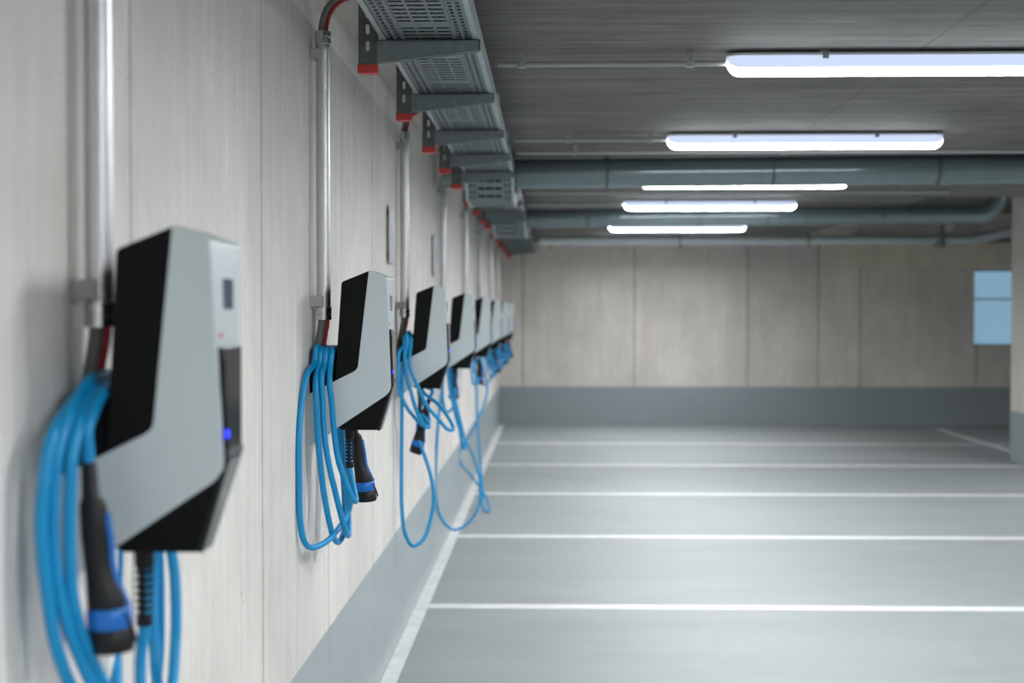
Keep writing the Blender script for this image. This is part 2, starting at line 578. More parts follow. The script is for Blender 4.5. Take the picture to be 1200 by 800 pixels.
def make_charger(loc, label):
    r = thing('wall_charger', label, 'charging station', loc, 'wall chargers along the left wall')
    dz = -1.25
    # black housing
    P = round_poly([(0.112, 1.783, 0.014), (0.199, 1.8185, 0.003), (0.235, 1.79), (0.235, 1.47), (0.2615, 1.437, 0.01), (0.2185, 1.301, 0.004), (0.105, 1.303, 0.003), (0.05, 1.335), (0.012, 1.40), (0.010, 1.430), (0.085, 1.4655)])
    bm = BM(); prism(bm, [(x, z + dz) for x, z in P], lambda x, z: flank(x, z - dz) - 0.004)
    finish(bm, 'housing', M['black'], r, bevel=0.004)
    # grey cover, hook-shaped from the side
    P = round_poly([(0.0, 1.25, 0.004), (0.264, 1.426, 0.045), (0.2555, 1.80, 0.012), (0.2, 1.822, 0.004), (0.158, 1.50, 0.028), (0.0, 1.421)])
    bm = BM(); prism(bm, [(x, z + dz) for x, z in P], lambda x, z: flank(x, z - dz))
    finish(bm, 'cover', M['cover'], r, bevel=0.006, bseg=3)
    # rear mount the cable hangs over
    bm = BM(); prism(bm, round_poly([(0.0, 0.16), (0.105, 0.17), (0.105, 0.305, 0.012), (0.042, 0.305, 0.01), (0.0, 0.225)]), 0.07)
    finish(bm, 'wall_mount', M['black'], r, bevel=0.008)
    # glossy front panel bending under the chin
    P = [(0.250, 1.632), (0.2665, 1.630), (0.2715, 1.448), (0.2245, 1.298), (0.2155, 1.298), (0.250, 1.45)]
    bm = BM(); prism(bm, [(x, z + dz) for x, z in P], lambda x, z: flank(x, z - dz) - 0.016)
    fp = finish(bm, 'front_panel', M['gloss'], r, bevel=0.003)
    bm = BM(); box(bm, (0.2690, -0.060, 0.236), (0.2715, -0.048, 0.248)); finish(bm, 'status_light', M['led'], fp)
    bm = BM(); box(bm, (0.2665, -0.064, 0.305), (0.2682, -0.058, 0.36)); finish(bm, 'reader_slot', M['black'], fp)
    bm = BM(); box(bm, (0.2695, -0.052, 0.204), (0.2722, 0.052, 0.217)); finish(bm, 'grey_band', M['galvdark'], fp)
    # display window
    bm = BM(); box(bm, (0.2535, -0.026, 0.435), (0.2580, 0.046, 0.49)); dp = finish(bm, 'display', M['display'], r, bevel=0.001)
    bm = BM(); box(bm, (0.2565, -0.06, 0.395), (0.2592, -0.034, 0.402)); finish(bm, 'red_mark', M['redprint'], r)
    return r


CH = [2.300, 4.668, 7.195, 9.76, 12.31, 14.86, 17.4, 19.9]
CLAB = ['nearest grey and black wall charger, large and blurred at the left edge',
        'grey and black wall charger in sharp focus, second one from the camera',
        'grey and black wall charger with a plug dangling below it, third from the camera',
        'grey and black wall charger, fourth from the camera, its cable hanging in one long loop',
        'grey and black wall charger, fifth from the camera, its cable reaching the floor',
        'small blurred wall charger, third from the far end of the row',
        'small blurred wall charger, next to the last one of the row',
        'last and smallest wall charger of the row, closest to the back wall']
charger = make_charger((0, CH[0], 1.25), CLAB[0])
for y, l in zip(CH[1:], CLAB[1:]):
    dup(charger, (0, y, 1.25), l)

# ------------------------------------------------------------------ charging cables
CR = 0.0097


def make_plug(parent, loc, rot):
    # hangs down along -z from the cable entry
    bm = BM()
    lathe(bm, [(0.004, 0.009), (0, 0.0115), (-0.05, 0.013), (-0.056, 0.0175, 0.002), (-0.066, 0.0205, 0.003), (-0.11, 0.0215, 0.004), (-0.15, 0.0205, 0.006),
               (-0.178, 0.0235, 0.010), (-0.196, 0.0285, 0.015), (-0.212, 0.0305, 0.017), (-0.222, 0.030, 0.018)], seg=24, sy=0.95)
    gp = finish(bm, 'plug_grip', M['rubber'], parent, smooth=True, loc=loc, rot=rot, angle=50)
    bm = BM()
    lathe(bm, [(-0.218, 0.031, 0.018), (-0.221, 0.0335, 0.018), (-0.247, 0.034, 0.019), (-0.25, 0.031, 0.019)], seg=28)
    finish(bm, 'blue_ring', M['ringblue'], gp, smooth=True, angle=50)
    bm = BM()
    lathe(bm, [(-0.248, 0.031, 0.019), (-0.25, 0.0335, 0.019), (-0.278, 0.0335, 0.021), (-0.285, 0.031, 0.021)], seg=28)
    finish(bm, 'plug_cap', M['rubber'], gp, smooth=True, angle=50)
    bm = BM()
    tube(bm, spline([(0.0225, 0, -0.075), (0.0265, 0, -0.12), (0.028, 0, -0.16), (0.037, 0, -0.19), (0.048, 0, -0.218)], 5), 0.006, 8)
    finish(bm, 'blue_strip', M['ringblue'], gp, smooth=True)
    bm = BM()
    tube(bm, spline([(0.046, -0.016, -0.222), (0.055, -0.008, -0.25), (0.058, 0.0, -0.272)], 5), 0.0025, 6)
    finish(bm, 'cap_cord', M['rubber'], gp, smooth=True)
    return gp


def make_gland(parent, loc):
    bm = BM()
    lathe(bm, [(0, 0.016), (-0.03, 0.0155), (-0.034, 0.0135), (-0.036, 0.0135)])
    for k in range(7):
        z = -0.042 - 0.0118 * k
        r = 0.0152 - 0.0002 * k
        lathe(bm, [(z + 0.003, r - 0.002), (z + 0.0015, r), (z - 0.0015, r), (z - 0.003, r - 0.002)], seg=20)
    for a in (0, PI):
        x, y = 0.0115 * math.sin(a), 0.0115 * math.cos(a)
        box(bm, (x - 0.004, y - 0.0025, -0.122), (x + 0.004, y + 0.0025, -0.03))
    lathe(bm, [(-0.117, 0.0115), (-0.119, 0.0138), (-0.128, 0.0132), (-0.13, 0.0115)])
    return finish(bm, 'strain_relief', M['rubber'], parent, smooth=True, loc=loc, angle=40)


def make_cable(yc, label, path, plug_loc=None, plug_rot=(0, 0, 0), extra=()):
    """path: world points from the gland to the plug"""
    root = thing('charging_cable', label, 'charging cable', (0.12, yc, 1.30), 'blue charging cables on the chargers')
    o = Vector((0.12, yc, 1.30))
    make_gland(root, (0.0, 0.0, 0.003))
    pts = [Vector((0.12, yc, 1.285)), Vector((0.12, yc, 1.23)), Vector((0.12, yc, 1.178))] + [Vector(p) for p in path]
    if plug_loc is not None:
        R = Euler(plug_rot).to_matrix()
        pl = Vector(plug_loc)
        pts += [pl + R @ Vector((0, 0, 0.05)), pl + R @ Vector((0, 0, 0.012)), pl - R @ Vector((0, 0, 0.02))]
    bm = BM()
    tube(bm, [p - o for p in spline(pts, 8)], CR, 12)
    for ex in extra:
        tube(bm, [p - o for p in spline(ex, 8)], CR, 12)
    finish(bm, 'cord', M['blue'], root, smooth=True, angle=60)
    if plug_loc is not None:
        make_plug(root, Vector(plug_loc) - o, plug_rot)
    return root


NECK = 1.555 + CR + 0.001      # cable height over the rear mount


def over(yc, d, k=0, back=False):
    """points that carry the cable across the rear mount, near side to far side"""
    z = NECK + 0.015 * k
    p = [Vector((d - 0.003, yc - 0.101, z - 0.05)), Vector((d, yc - 0.083, z - 0.008)), Vector((d, yc, z + 0.002)), Vector((d, yc + 0.08, z - 0.006)), Vector((d + 0.004, yc + 0.1, z - 0.045))]
    return list(reversed(p)) if back else p


def pix(*a):
    return [at(*q) for q in a]


# --- second charger (in focus)
yc = CH[1]
S4 = pix((412, 582, 4.57), (404, 562, 4.55), (396, 537, 4.54), (391, 500, 4.535), (388.5, 470, 4.53), (386, 449, 4.53))
far1 = pix((400, 500, 4.84), (405, 560, 4.84), (408, 600, 4.80))
S3 = pix((408.4, 627, 4.68), (404.7, 621, 4.61), (400, 605, 4.57), (392.5, 575, 4.54), (386, 547, 4.52), (380, 509, 4.515), (378, 475, 4.515), (377, 440, 4.52))
far2 = pix((394, 500, 4.86), (402, 560, 4.86), (404, 605, 4.82))
S2 = pix((402, 626, 4.72), (397, 635, 4.66), (391.6, 631, 4.6), (386, 612, 4.55), (379, 575, 4.53), (374.7, 537, 4.51), (372, 504, 4.50), (370, 457, 4.50), (370.5, 440, 4.52))
far3 = pix((404, 480, 4.87), (409, 540, 4.87), (411, 585, 4.82))
S1 = pix((405.6, 605, 4.72), (396, 620, 4.62), (381, 635.5, 4.5), (364, 641.3, 4.41), (356.5, 634, 4.37), (352, 612, 4.35), (350.5, 560, 4.345), (350.5, 510, 4.355), (353, 475, 4.39), (359, 440, 4.45))
tail = pix((402, 440, 4.83), (410, 470, 4.83))
path = pix((415, 575, 4.63), (417, 587, 4.60)) + S4 + over(yc, 0.076, 0) + far1 + S3 + over(yc, 0.057, 0) + far2 + S2 + over(yc, 0.040, 0) + far3 + S1 + over(yc, 0.024, 0.5) + tail
pl = at(414, 490, 4.80)
make_cable(yc, 'blue charging cable in sharp focus with its plug below the second charger', path, pl, (math.radians(2), math.radians(-5), 0))

# --- nearest charger
yc = CH[0]
L3 = pix((150, 852, 2.2), (128, 812, 2.14), (108, 775, 2.11), (93, 735, 2.09), (85, 700, 2.08), (81, 630, 2.08), (82, 580, 2.08), (86, 520, 2.09))
C = pix((190, 600, 2.48), (203, 660, 2.48), (206, 710, 2.47), (205, 760, 2.46), (200, 810, 2.42), (180, 855, 2.33))
L2 = pix((140, 856, 2.2), (107, 800, 2.1), (90, 762, 2.085), (77, 727, 2.07), (66, 675, 2.065), (62, 630, 2.065), (63, 580, 2.065), (70, 517, 2.08))
B = pix((182, 600, 2.52), (186, 660, 2.52), (187, 710, 2.51), (186, 770, 2.49), (180, 820, 2.44), (165, 870, 2.3))
L1 = pix((120, 862, 2.18), (80, 797, 2.08), (64, 750, 2.06), (56, 700, 2.05), (50, 650, 2.045), (48, 610, 2.045), (52, 560, 2.05), (59, 517, 2.07))
A = pix((139, 600, 2.55), (138, 660, 2.56), (136, 740, 2.56), (137, 800, 2.5), (132, 850, 2.36))
B2 = pix((178, 600, 2.50), (180, 660, 2.50), (179, 720, 2.48), (182, 780, 2.46), (184, 830, 2.4))
path = pix((165, 770, 2.3), (164, 810, 2.28)) + L3 + over(yc, 0.063)[1:] + C + L2 + over(yc, 0.052, 0.9)[1:] + B + L1 + over(yc, 0.043)[1:] + A
path += pix((150, 868, 2.34)) + list(reversed(B2)) + pix((160, 530, 2.46)) + over(yc, 0.080, 0, back=True)[:-1] + pix((108, 485, 2.15))
pl = at(104, 543, 2.12)
make_cable(yc, 'thick bundle of blue cable with a large black plug, blurred at the lower left', path, pl, (math.radians(1), math.radians(-2.5), 0))

# --- third charger
yc = CH[2]
s2 = pix((498, 499, 7.12), (488.4, 482, 7.07), (481.7, 460, 7.05), (476, 437, 7.05), (474, 415, 7.06))
f1 = pix((489, 440, 7.34), (496, 470, 7.34), (503, 490, 7.3))
s1 = pix((500, 499, 7.2), (494, 497, 7.15), (485, 488, 7.1), (476, 476, 7.05), (469, 460, 7.03), (466, 437, 7.03), (468, 412, 7.06))
f2 = pix((488, 440, 7.36), (497, 460, 7.36), (514, 474, 7.32), (530, 497, 7.25))
s3 = pix((531, 503, 7.22), (525, 503, 7.19), (514, 491, 7.12), (501, 476, 7.08), (490.7, 455, 7.05), (480, 428, 7.05))
f3 = pix((492, 440, 7.35), (492, 480, 7.33), (489.5, 500, 7.3), (491, 516, 7.28), (497, 532, 7.25), (506, 563, 7.22), (508, 587, 7.2), (504, 611, 7.18), (496, 632, 7.14), (484, 639.5, 7.1))
ll = pix((475, 626, 7.07), (471, 597, 7.05), (470.5, 545, 7.05), (471, 474, 7.05), (472, 430, 7.06))
s4 = pix((487, 432, 7.35), (494, 450, 7.33))
path = pix((500, 492, 7.18), (503, 500, 7.15)) + s2 + over(yc, 0.062, 1) + f1 + s1 + over(yc, 0.05) + f2 + s3 + over(yc, 0.085) + f3 + ll + over(yc, 0.068) + s4
pl = at(503, 468, 7.30)
make_cable(yc, 'blue charging cable with a tilted plug dangling in mid air below the third charger', path, pl, (0, math.radians(19), 0))

# --- fourth charger: one long loop
yc = CH[3]
n1 = pix((529, 480, 9.74), (523, 482, 9.7), (519, 468, 9.62), (519, 445, 9.61), (521, 425, 9.62))
f1 = pix((528, 440, 9.92), (536, 496, 9.9), (549.5, 523, 9.88), (560, 551, 9.86), (563, 576, 9.84), (559, 598, 9.8), (547, 614, 9.75), (533, 620.5, 9.7), (525, 617, 9.67), (515, 603, 9.63), (510.5, 578, 9.6), (511, 537, 9.6), (514, 490, 9.6), (518, 455, 9.61), (520, 430, 9.62))
f2 = pix((530, 440, 9.9), (534, 470, 9.9), (541, 499, 9.88), (545.5, 525, 9.84), (542, 522, 9.78), (537, 495, 9.72), (528, 462, 9.62), (525, 440, 9.61), (524, 425, 9.62))
f3 = pix((530, 430, 9.92))
path = pix((533, 470, 9.76)) + n1 + over(yc, 0.089) + f1 + over(yc, 0.043) + f2 + over(yc, 0.066) + f3
pl = at(534, 420, 9.95)
make_cable(yc, 'blue charging cable of the fourth charger, hanging in one wide loop', path, pl, (0, math.radians(8), 0))

# --- fifth charger: twisted loop that touches the floor
yc = CH[4]
n1 = pix((560, 448, 12.2), (555, 450, 12.15), (553, 440, 12.14), (552, 422, 12.15))
zf = CR + 0.001
tip = Vector((at(573, 601, 11.95).x, 11.93, zf))
f1 = pix((571, 452, 12.42), (568.7, 469, 12.36), (560, 491, 12.25), (546, 518, 12.15), (538, 531, 12.1), (539.5, 541, 12.1), (552, 557, 12.08), (567, 577, 12.04))
f1 += [Vector((tip.x - 0.01, 12.02, 0.07)), tip, Vector((tip.x - 0.05, 11.90, 0.045))]
f1 += pix((565.5, 577, 11.95), (562.5, 537, 12.05), (559.5, 496, 12.12), (558, 452, 12.15), (556, 428, 12.16))
path = pix((558, 440, 12.3)) + n1 + over(yc, 0.089) + f1 + over(yc, 0.055) + pix((561, 428, 12.45))
pl = at(563, 412, 12.45)
make_cable(yc, 'blue charging cable of the fifth charger, twisted and reaching down to the floor', path, pl, (0, math.radians(6), 0))


# --- the three far ones share one short coil
def coil(yc):
    pts = []
    for i, (d, zb, sh) in enumerate(((0.089, 1.02, 0.12), (0.066, 1.08, 0.10), (0.043, 1.0, 0.13), (0.021, 0.92, 0.08))):
        pts += [Vector((d + sh, yc, zb)), Vector((d + sh * 0.7, yc - 0.09, zb + 0.05)), Vector((d + 0.03, yc - 0.14, 1.28))]
        pts += over(yc, d)
        pts += [Vector((d + 0.04, yc + 0.15, 1.3)), Vector((d + sh, yc + 0.11, zb + 0.09))]
    return pts[:-1]


far = make_cable(CH[5], 'short blue cable coil on the third charger from the far end', coil(CH[5]), (0.17, CH[5] + 0.16, 1.33), (0, math.radians(-6), 0))
for y, l in ((CH[6], 'short blue cable coil on the charger next to the last one'), (CH[7], 'short blue cable coil on the last charger by the back wall')):
    dup(far, (0.12, y, 1.30), l)

# ------------------------------------------------------------------ conduit pipes with supply cables
def make_conduit(y, label):
    r = thing('conduit_pipe', label, 'conduit', (0.0, y, 1.66), 'aluminium conduits above the chargers')
    x, T = 0.040, 0.94
    bm = BM(); tube(bm, [(x, 0, 0.035), (x, 0, T - 0.035)], 0.0235, 24); finish(bm, 'tube', M['alu'], r, smooth=True, angle=50)
    for z0, z1 in ((0.0, 0.042), (T - 0.042, T)):
        bm = BM(); lathe(bm, [(z0, 0.023), (z0 + 0.001, 0.026), (z0 + 0.018, 0.0265), (z0 + 0.019, 0.0255), (z0 + 0.022, 0.0255), (z0 + 0.023, 0.0265), (z1 - 0.001, 0.0265), (z1, 0.025)], (x, 0, 0))
        finish(bm, 'coupling', M['alubright'], r, smooth=True, angle=40)
    for zc in (0.062, T - 0.075):
        bm = BM()
        box(bm, (0.0, -0.031, zc - 0.017), (0.045, -0.024, zc + 0.017))
        box(bm, (0.0, 0.024, zc - 0.017), (0.045, 0.031, zc + 0.017))
        box(bm, (0.0, -0.024, zc - 0.017), (0.014, 0.024, zc + 0.017))
        finish(bm, 'clamp', M['clip'], r, bevel=0.003)
    bm = BM()
    tube(bm, spline([(x - 0.002, 0, T - 0.02), (x + 0.0, 0, T + 0.02), (x + 0.018, 0, T + 0.075), (x + 0.07, 0.0, T + 0.118), (x + 0.16, 0.01, T + 0.122), (x + 0.235, 0.02, T + 0.085), (x + 0.285, 0.06, T - 0.005), (x + 0.30, 0.3, T - 0.007)], 7), 0.0135, 12)
    finish(bm, 'grey_cable', M['greycable'], r, smooth=True)
    bm = BM()
    tube(bm, spline([(x - 0.004, 0, 0.02), (x - 0.004, 0, -0.01), (x - 0.012, 0, -0.06), (x - 0.022, 0.002, -0.12), (x - 0.021, 0.02, -0.2)], 7), 0.0145, 12)
    finish(bm, 'grey_cable', M['greycable'], r, smooth=True)
    bm = BM()
    tube(bm, spline([(x + 0.014, -0.008, T - 0.02), (x + 0.016, -0.008, T + 0.02), (x + 0.035, -0.008, T + 0.07), (x + 0.08, -0.006, T + 0.104), (x + 0.16, 0, T + 0.108), (x + 0.24, 0.01, T + 0.065), (x + 0.262, 0.06, T - 0.012), (x + 0.27, 0.3, T - 0.013)], 7), 0.0055, 8)
    finish(bm, 'red_cable', M['redcable'], r, smooth=True)
    bm = BM()
    tube(bm, spline([(x + 0.016, -0.006, 0.02), (x + 0.014, -0.006, -0.02), (x + 0.006, -0.004, -0.06), (x + 0.0, 0.0, -0.12), (x - 0.006, 0.02, -0.2)], 7), 0.0055, 8)
    finish(bm, 'red_cable', M['redcable'], r, smooth=True)
    return r


OFF = -0.03
KL = ['aluminium conduit tube above the nearest charger, its top outside the picture', 'aluminium conduit tube above the sharply focused charger, red wire at both ends',
      'aluminium conduit tube above the third charger, small plate at its left', 'aluminium conduit tube above the fourth charger',
      'aluminium conduit tube above the fifth charger', 'thin distant conduit tube, third from the far end', 'thin distant conduit tube next to the last', 'last conduit tube by the back wall']
cond = make_conduit(CH[0] + 0.03, KL[0])
for i in range(1, 8):
    dup(cond, (0, CH[i] + (OFF if i == 1 else 0.02), 1.66), KL[i])

# small plates seen edge-on on the wall
for y, l in ((6.86, 'small aluminium wall plate, the nearer of two, left of the third conduit'), (9.4, 'small aluminium wall plate, the farther of two, left of the fourth conduit')):
    r = thing('bay_plate', l, 'wall plate', (0, y, 1.92), 'bay plates on the wall')
    bm = BM(); box(bm, (0.012, -0.11, 0), (0.018, 0.11, 0.275)); finish(bm, 'plate', M['plate'], r, bevel=0.003)
    for sx in (-0.08, 0.08):
        bm = BM(); box(bm, (0, sx - 0.012, 0.05), (0.012, sx + 0.012, 0.225)); finish(bm, 'spacer', M['clip'], r)

# ------------------------------------------------------------------ cable tray
TX0, TX1, TZ = 0.235, 0.545, 2.575
path = [(-1.5, 2.575), (9.02, 2.575), (9.22, 2.415), (9.86, 2.415), (10.06, 2.575), (13.3, 2.575), (13.5, 2.425), (14.3, 2.425), (14.5, 2.575), (21.36, 2.575)]
tray = thing('cable_tray', 'long perforated steel cable tray under the ceiling above the chargers, dipping below the two pipes', 'cable tray', (TX0, 0, TZ))
W = TX1 - TX0


def strip(bm, sec):
    """closed section (x, dz) swept along the path"""
    rings = []
    n = len(path)
    for i, (y, z) in enumerate(path):
        rings.append([bm.verts.new((x, y, z - TZ + dz)) for x, dz in sec])
    k = len(sec)
    for i in range(n - 1):
        for j in range(k):
            j2 = (j + 1) % k
            bm.faces.new((rings[i][j], rings[i][j2], rings[i + 1][j2], rings[i + 1][j]))
    bm.faces.new(rings[0]); bm.faces.new(list(reversed(rings[-1])))


bm = BM(); strip(bm, [(0.0015, 0), (W - 0.0015, 0), (W - 0.0015, 0.0015), (0.0015, 0.0015)]); finish(bm, 'perforated_base', M['perf'], tray)
for s in (0, 1):
    def fx(x): return W - x if s else x
    bm = BM()
    strip(bm, [(fx(0.014), -0.003), (fx(0), -0.003), (fx(0), 0.056), (fx(0.012), 0.056), (fx(0.012), 0.0595), (fx(-0.003), 0.0595), (fx(-0.003), -0.0045), (fx(0.014), -0.0045)])
    finish(bm, 'side_rail', M['galvrail'], tray)
for xx in (0.044, 0.072, 0.238, 0.266):
    bm = BM(); strip(bm, [(xx - 0.004, -0.0015), (xx - 0.002, -0.004), (xx + 0.002, -0.004), (xx + 0.004, -0.0015)]); finish(bm, 'rib', M['galv'], tray)
for (yy, zz) in ((7.72, 2.575), (12.3, 2.575), (3.1, 2.575), (17.0, 2.575)):
    bm = BM(); box(bm, (W + 0.003, yy - 0.09, 0.0), (W + 0.008, yy + 0.09, 0.075 if yy != 7.72 else 0.10)); 
    for q in (-0.06, 0.06):
        box(bm, (W + 0.008, yy + q - 0.006, 0.02), (W + 0.016, yy + q + 0.006, 0.035))
    finish(bm, 'joint_plate', M['galv'], tray, bevel=0.001)
bm = BM(); tube(bm, [(W + 0.012, 6.15, 0.0), (W + 0.012, 6.15, 0.05)], 0.005, 8); finish(bm, 'clip', M['alubright'], tray)


for k in range(11):
    cx_ = 0.03 + 0.025 * k
    bm = BM()
    tube(bm, [(0, y, z - TZ) for y, z in path[:-1]] + [(0, path[-1][0] - 0.1, path[-1][1] - TZ)], 0.0112, 8)
    tag(finish(bm, 'power_cable', M['rubber'], smooth=True, loc=(TX0 + cx_, 0, TZ + 0.0015 + 0.0116)), 'black power cable lying in the cable tray, seen only through its slots', 'cable', 'black cables lying in the tray')


def curve_plate(outline, holes, ext):
    cu = bpy.data.curves.new('plate_outline', 'CURVE')
    cu.dimensions = '2D'
    cu.fill_mode = 'BOTH'
    cu.extrude = ext
    for ring in [outline] + holes:
        s = cu.splines.new('POLY')
        s.points.add(len(ring) - 1)
        for p, q in zip(s.points, ring):
            p.co = (q[0], q[1], 0, 1)
        s.use_cyclic_u = True
    ob = bpy.data.objects.new('plate_outline', cu)
    COL.objects.link(ob)
    dg = bpy.context.evaluated_depsgraph_get()
    me = bpy.data.meshes.new_from_object(ob.evaluated_get(dg))
    bpy.data.objects.remove(ob)
    bpy.data.curves.remove(cu)
    bm = bmesh.new()
    bm.from_mesh(me)
    bpy.data.meshes.remove(me)
    return bm


def make_bracket(y, label):
    r = thing('tray_bracket', label, 'bracket', (0.157, y, 2.463), 'ceiling brackets carrying the cable tray')
    H = ZE - 2.463
    w = 0.061
    slots = []
    for zc in (0.088, 0.142, 0.196, 0.25):
        sl = []
        for k in range(7):
            a = PI * k / 6
            sl.append((w / 2 + 0.0062 * math.cos(a), zc + 0.0105 + 0.0062 * math.sin(a)))
        for k in range(7):
            a = PI + PI * k / 6
            sl.append((w / 2 + 0.0062 * math.cos(a), zc - 0.0105 + 0.0062 * math.sin(a)))
        slots.append(sl)
    bm = curve_plate([(0, 0.02), (w, 0.02), (w, H), (0, H)], slots, 0.0015)
    bmesh.ops.transform(bm, matrix=Matrix.Rotation(PI / 2, 4, 'X'), verts=bm.verts[:])
    box(bm, (0, 0.0015, 0.02), (0.003, 0.036, H))
    box(bm, (w - 0.003, 0.0015, 0.02), (w, 0.036, H))
    box(bm, (-0.03, -0.012, H - 0.005), (w + 0.006, 0.05, H))
    finish(bm, 'post', M['galvdark'], r)
    bm = BM(); box(bm, (-0.0025, -0.004, 0), (w + 0.0025, 0.039, 0.028)); finish(bm, 'end_cap', M['red'], r, bevel=0.002)
    # arm: a pressed channel deeper at the post
    top = TZ - 0.0045 - 2.463
    bm = BM()
    P = [(w, top), (w, top - 0.07), (w + 0.06, top - 0.066), (w + 0.335, top - 0.034), (w + 0.335, top)]
    prism(bm, P, (0.0, 0.0025))
    prism(bm, P, (0.0335, 0.036))
    prism(bm, [(w, top - 0.0025), (w + 0.335, top - 0.0025), (w + 0.335, top), (w, top)], (0.0, 0.036))
    prism(bm, [(w, top - 0.0725), (w + 0.06, top - 0.0685), (w + 0.335, top - 0.0365), (w + 0.335, top - 0.034), (w + 0.06, top - 0.066), (w, top - 0.07)], (-0.004, 0.008))
    prism(bm, [(w + 0.332, top - 0.034), (w + 0.335, top - 0.034), (w + 0.335, top), (w + 0.332, top)], (0.0, 0.036))
    finish(bm, 'arm', M['galv'], r)
    return r


BY = [3.5, 4.63, 5.77, 6.93, 7.97, 8.96, 10.12, 11.35, 12.45, 13.22, 14.75, 15.85, 16.95, 18.05, 19.15, 20.25]
ords = ['just outside the top of the picture', 'nearest one in view, in sharp focus', 'second one in view', 'third one in view', 'fourth one in view', 'right before the first pipe', 'right behind the first pipe',
        'second one behind the first pipe', 'third one behind the first pipe', 'right before the second pipe', 'right behind the second pipe', 'second one behind the second pipe',
        'third one behind the second pipe', 'fourth one behind the second pipe', 'last but one before the back wall', 'last one before the back wall']
br = make_bracket(BY[1], 'slotted steel tray bracket with red end cap, ' + ords[1])
for y, o_ in list(zip(BY, ords))[2:]:
    dup(br, (0.157, y, 2.463), 'slotted steel tray bracket with red end cap, ' + o_)

# ------------------------------------------------------------------ ceiling lamps
LL = 1.6
POWER = 29.0


def lamp_loft(bm, sec_fn, n_end=7):
    """loft of a closed section along x with rounded ends; sec_fn(s) -> list of (y, z) for end factor s in 0..1"""
    xs = []
    R = 0.06
    for k in range(n_end + 1):
        a = PI / 2 * k / n_end
        xs.append((-LL / 2 + R * (1 - math.sin(a)), max(0.25, math.cos(a))))
    xs.sort()
    seq = xs + [(-x, s) for x, s in reversed(xs)]
    rings = [[bm.verts.new((x, y, z)) for y, z in sec_fn(s)] for x, s in seq]
    for i in range(len(rings) - 1):
        k = len(rings[i])
        for j in range(k):
            j2 = (j + 1) % k
            bm.faces.new((rings[i][j], rings[i][j2], rings[i + 1][j2], rings[i + 1][j]))
    bm.faces.new(rings[0]); bm.faces.new(list(reversed(rings[-1])))


def end_prof(n=6):
    """x positions and 0..1 size factors of a rounded end"""
    R = 0.055
    e = []
    for k in range(n + 1):
        a = PI / 2 * k / n
        e.append((R * (1 - math.cos(a)), math.sin(a)))
    e[0] = (0.0, 0.12)
    return e


def make_lamp(loc, label):
    r = thing('linear_lamp', label, 'lamp', loc, 'linear lamps under the ceiling')
    E = end_prof()
    seq = [(-LL / 2 + x, s) for x, s in E] + [(LL / 2 - x, s) for x, s in reversed(E)]

    def loft(bm, f):
        rings = [[bm.verts.new((x, y, z)) for y, z in f(s)] for x, s in seq]
        for i in range(len(rings) - 1):
            k = len(rings[i])
            for j in range(k):
                j2 = (j + 1) % k
                bm.faces.new((rings[i][j], rings[i][j2], rings[i + 1][j2], rings[i + 1][j]))
        bm.faces.new(rings[0]); bm.faces.new(list(reversed(rings[-1])))
    # z measured from the lamp top (0) downwards
    bm = BM(); loft(bm, lambda s: [(-0.048 * s, -0.012), (-0.048 * s, -0.004), (-0.044 * s, 0), (0.044 * s, 0), (0.048 * s, -0.004), (0.048 * s, -0.012)])
    finish(bm, 'housing', M['lampbody'], r, smooth=True, angle=40)
    bm = BM(); loft(bm, lambda s: [(-0.0475 * s, -0.012), (0.0475 * s, -0.012), (0.0455 * s, -0.022 - 0.039 * s), (-0.0455 * s, -0.022 - 0.039 * s)])
    finish(bm, 'diffuser', M['diffuser'], r, smooth=True, angle=40)

    def low(s):
        zt = -0.022 - 0.039 * s
        zb = zt - 0.027 * s
        return [(-0.0445 * s, zt), (0.0445 * s, zt), (0.041 * s, zt - 0.014 * s), (0.028 * s, zt - 0.024 * s), (0.0, zb), (-0.028 * s, zt - 0.024 * s), (-0.041 * s, zt - 0.014 * s)]
    bm = BM(); loft(bm, low)
    finish(bm, 'light_strip', M['strip'], r, smooth=True, angle=60)
    ld = bpy.data.lights.new('light_source', 'AREA')
    ld.shape = 'RECTANGLE'; ld.size = 1.5; ld.size_y = 0.06
    ld.energy = POWER; ld.color = (0.95, 0.975, 1.0); ld.spread = math.radians(170)
    lo = bpy.data.objects.new('light_source', ld); COL.objects.link(lo); lo.parent = r; lo.location = (0, 0, -0.092)
    H = ZC - loc[2]
    for x in (-0.41, 0.41):
        bm = BM(); box(bm, (x - 0.02, -0.03, -0.002), (x + 0.02, 0.03, H)); finish(bm, 'ceiling_bracket', M['lampclip'], r)
    for x in (-0.41, 0.41):
        for y in (-0.049, 0.049):
            bm = BM(); box(bm, (x - 0.012, y - 0.004, -0.026), (x + 0.012, y + 0.004, -0.002)); finish(bm, 'clip', M['lampclip'], r)
    return r


LX = CX + 1.475
ZL = 1.685 + 1.040
lamps = [(LX + 0.03, 5.78, 'nearest bright linear lamp, cut off by the right edge of the picture'), (LX, 8.36, 'second linear lamp from the camera, just in front of the thick pipe'),
         (LX, 10.98, 'linear lamp half hidden behind the thick pipe'), (LX, 13.3, 'linear lamp just in front of the second pipe'), (LX, 16.75, 'linear lamp behind the second pipe, seen below it'),
         (LX, 19.3, 'last linear lamp, hidden behind the ribbed pipe'), (LX, 3.1, 'added unseen linear lamp overhead, above the picture'), (LX, 0.5, 'added unseen linear lamp right above the camera'), (LX, -2.2, 'added unseen linear lamp behind the camera'), (LX, -4.7, 'added unseen linear lamp far behind the camera')]  # lamps overhead and behind the camera are unseen, added for their light
for yy in (-1.0, 3.2, 7.4, 10.4, 12.85):
    lamps.append((CX + 6.6, yy, 'linear lamp of the added unseen side row right of the picture'))  # whole side row is out of view, added as extra light
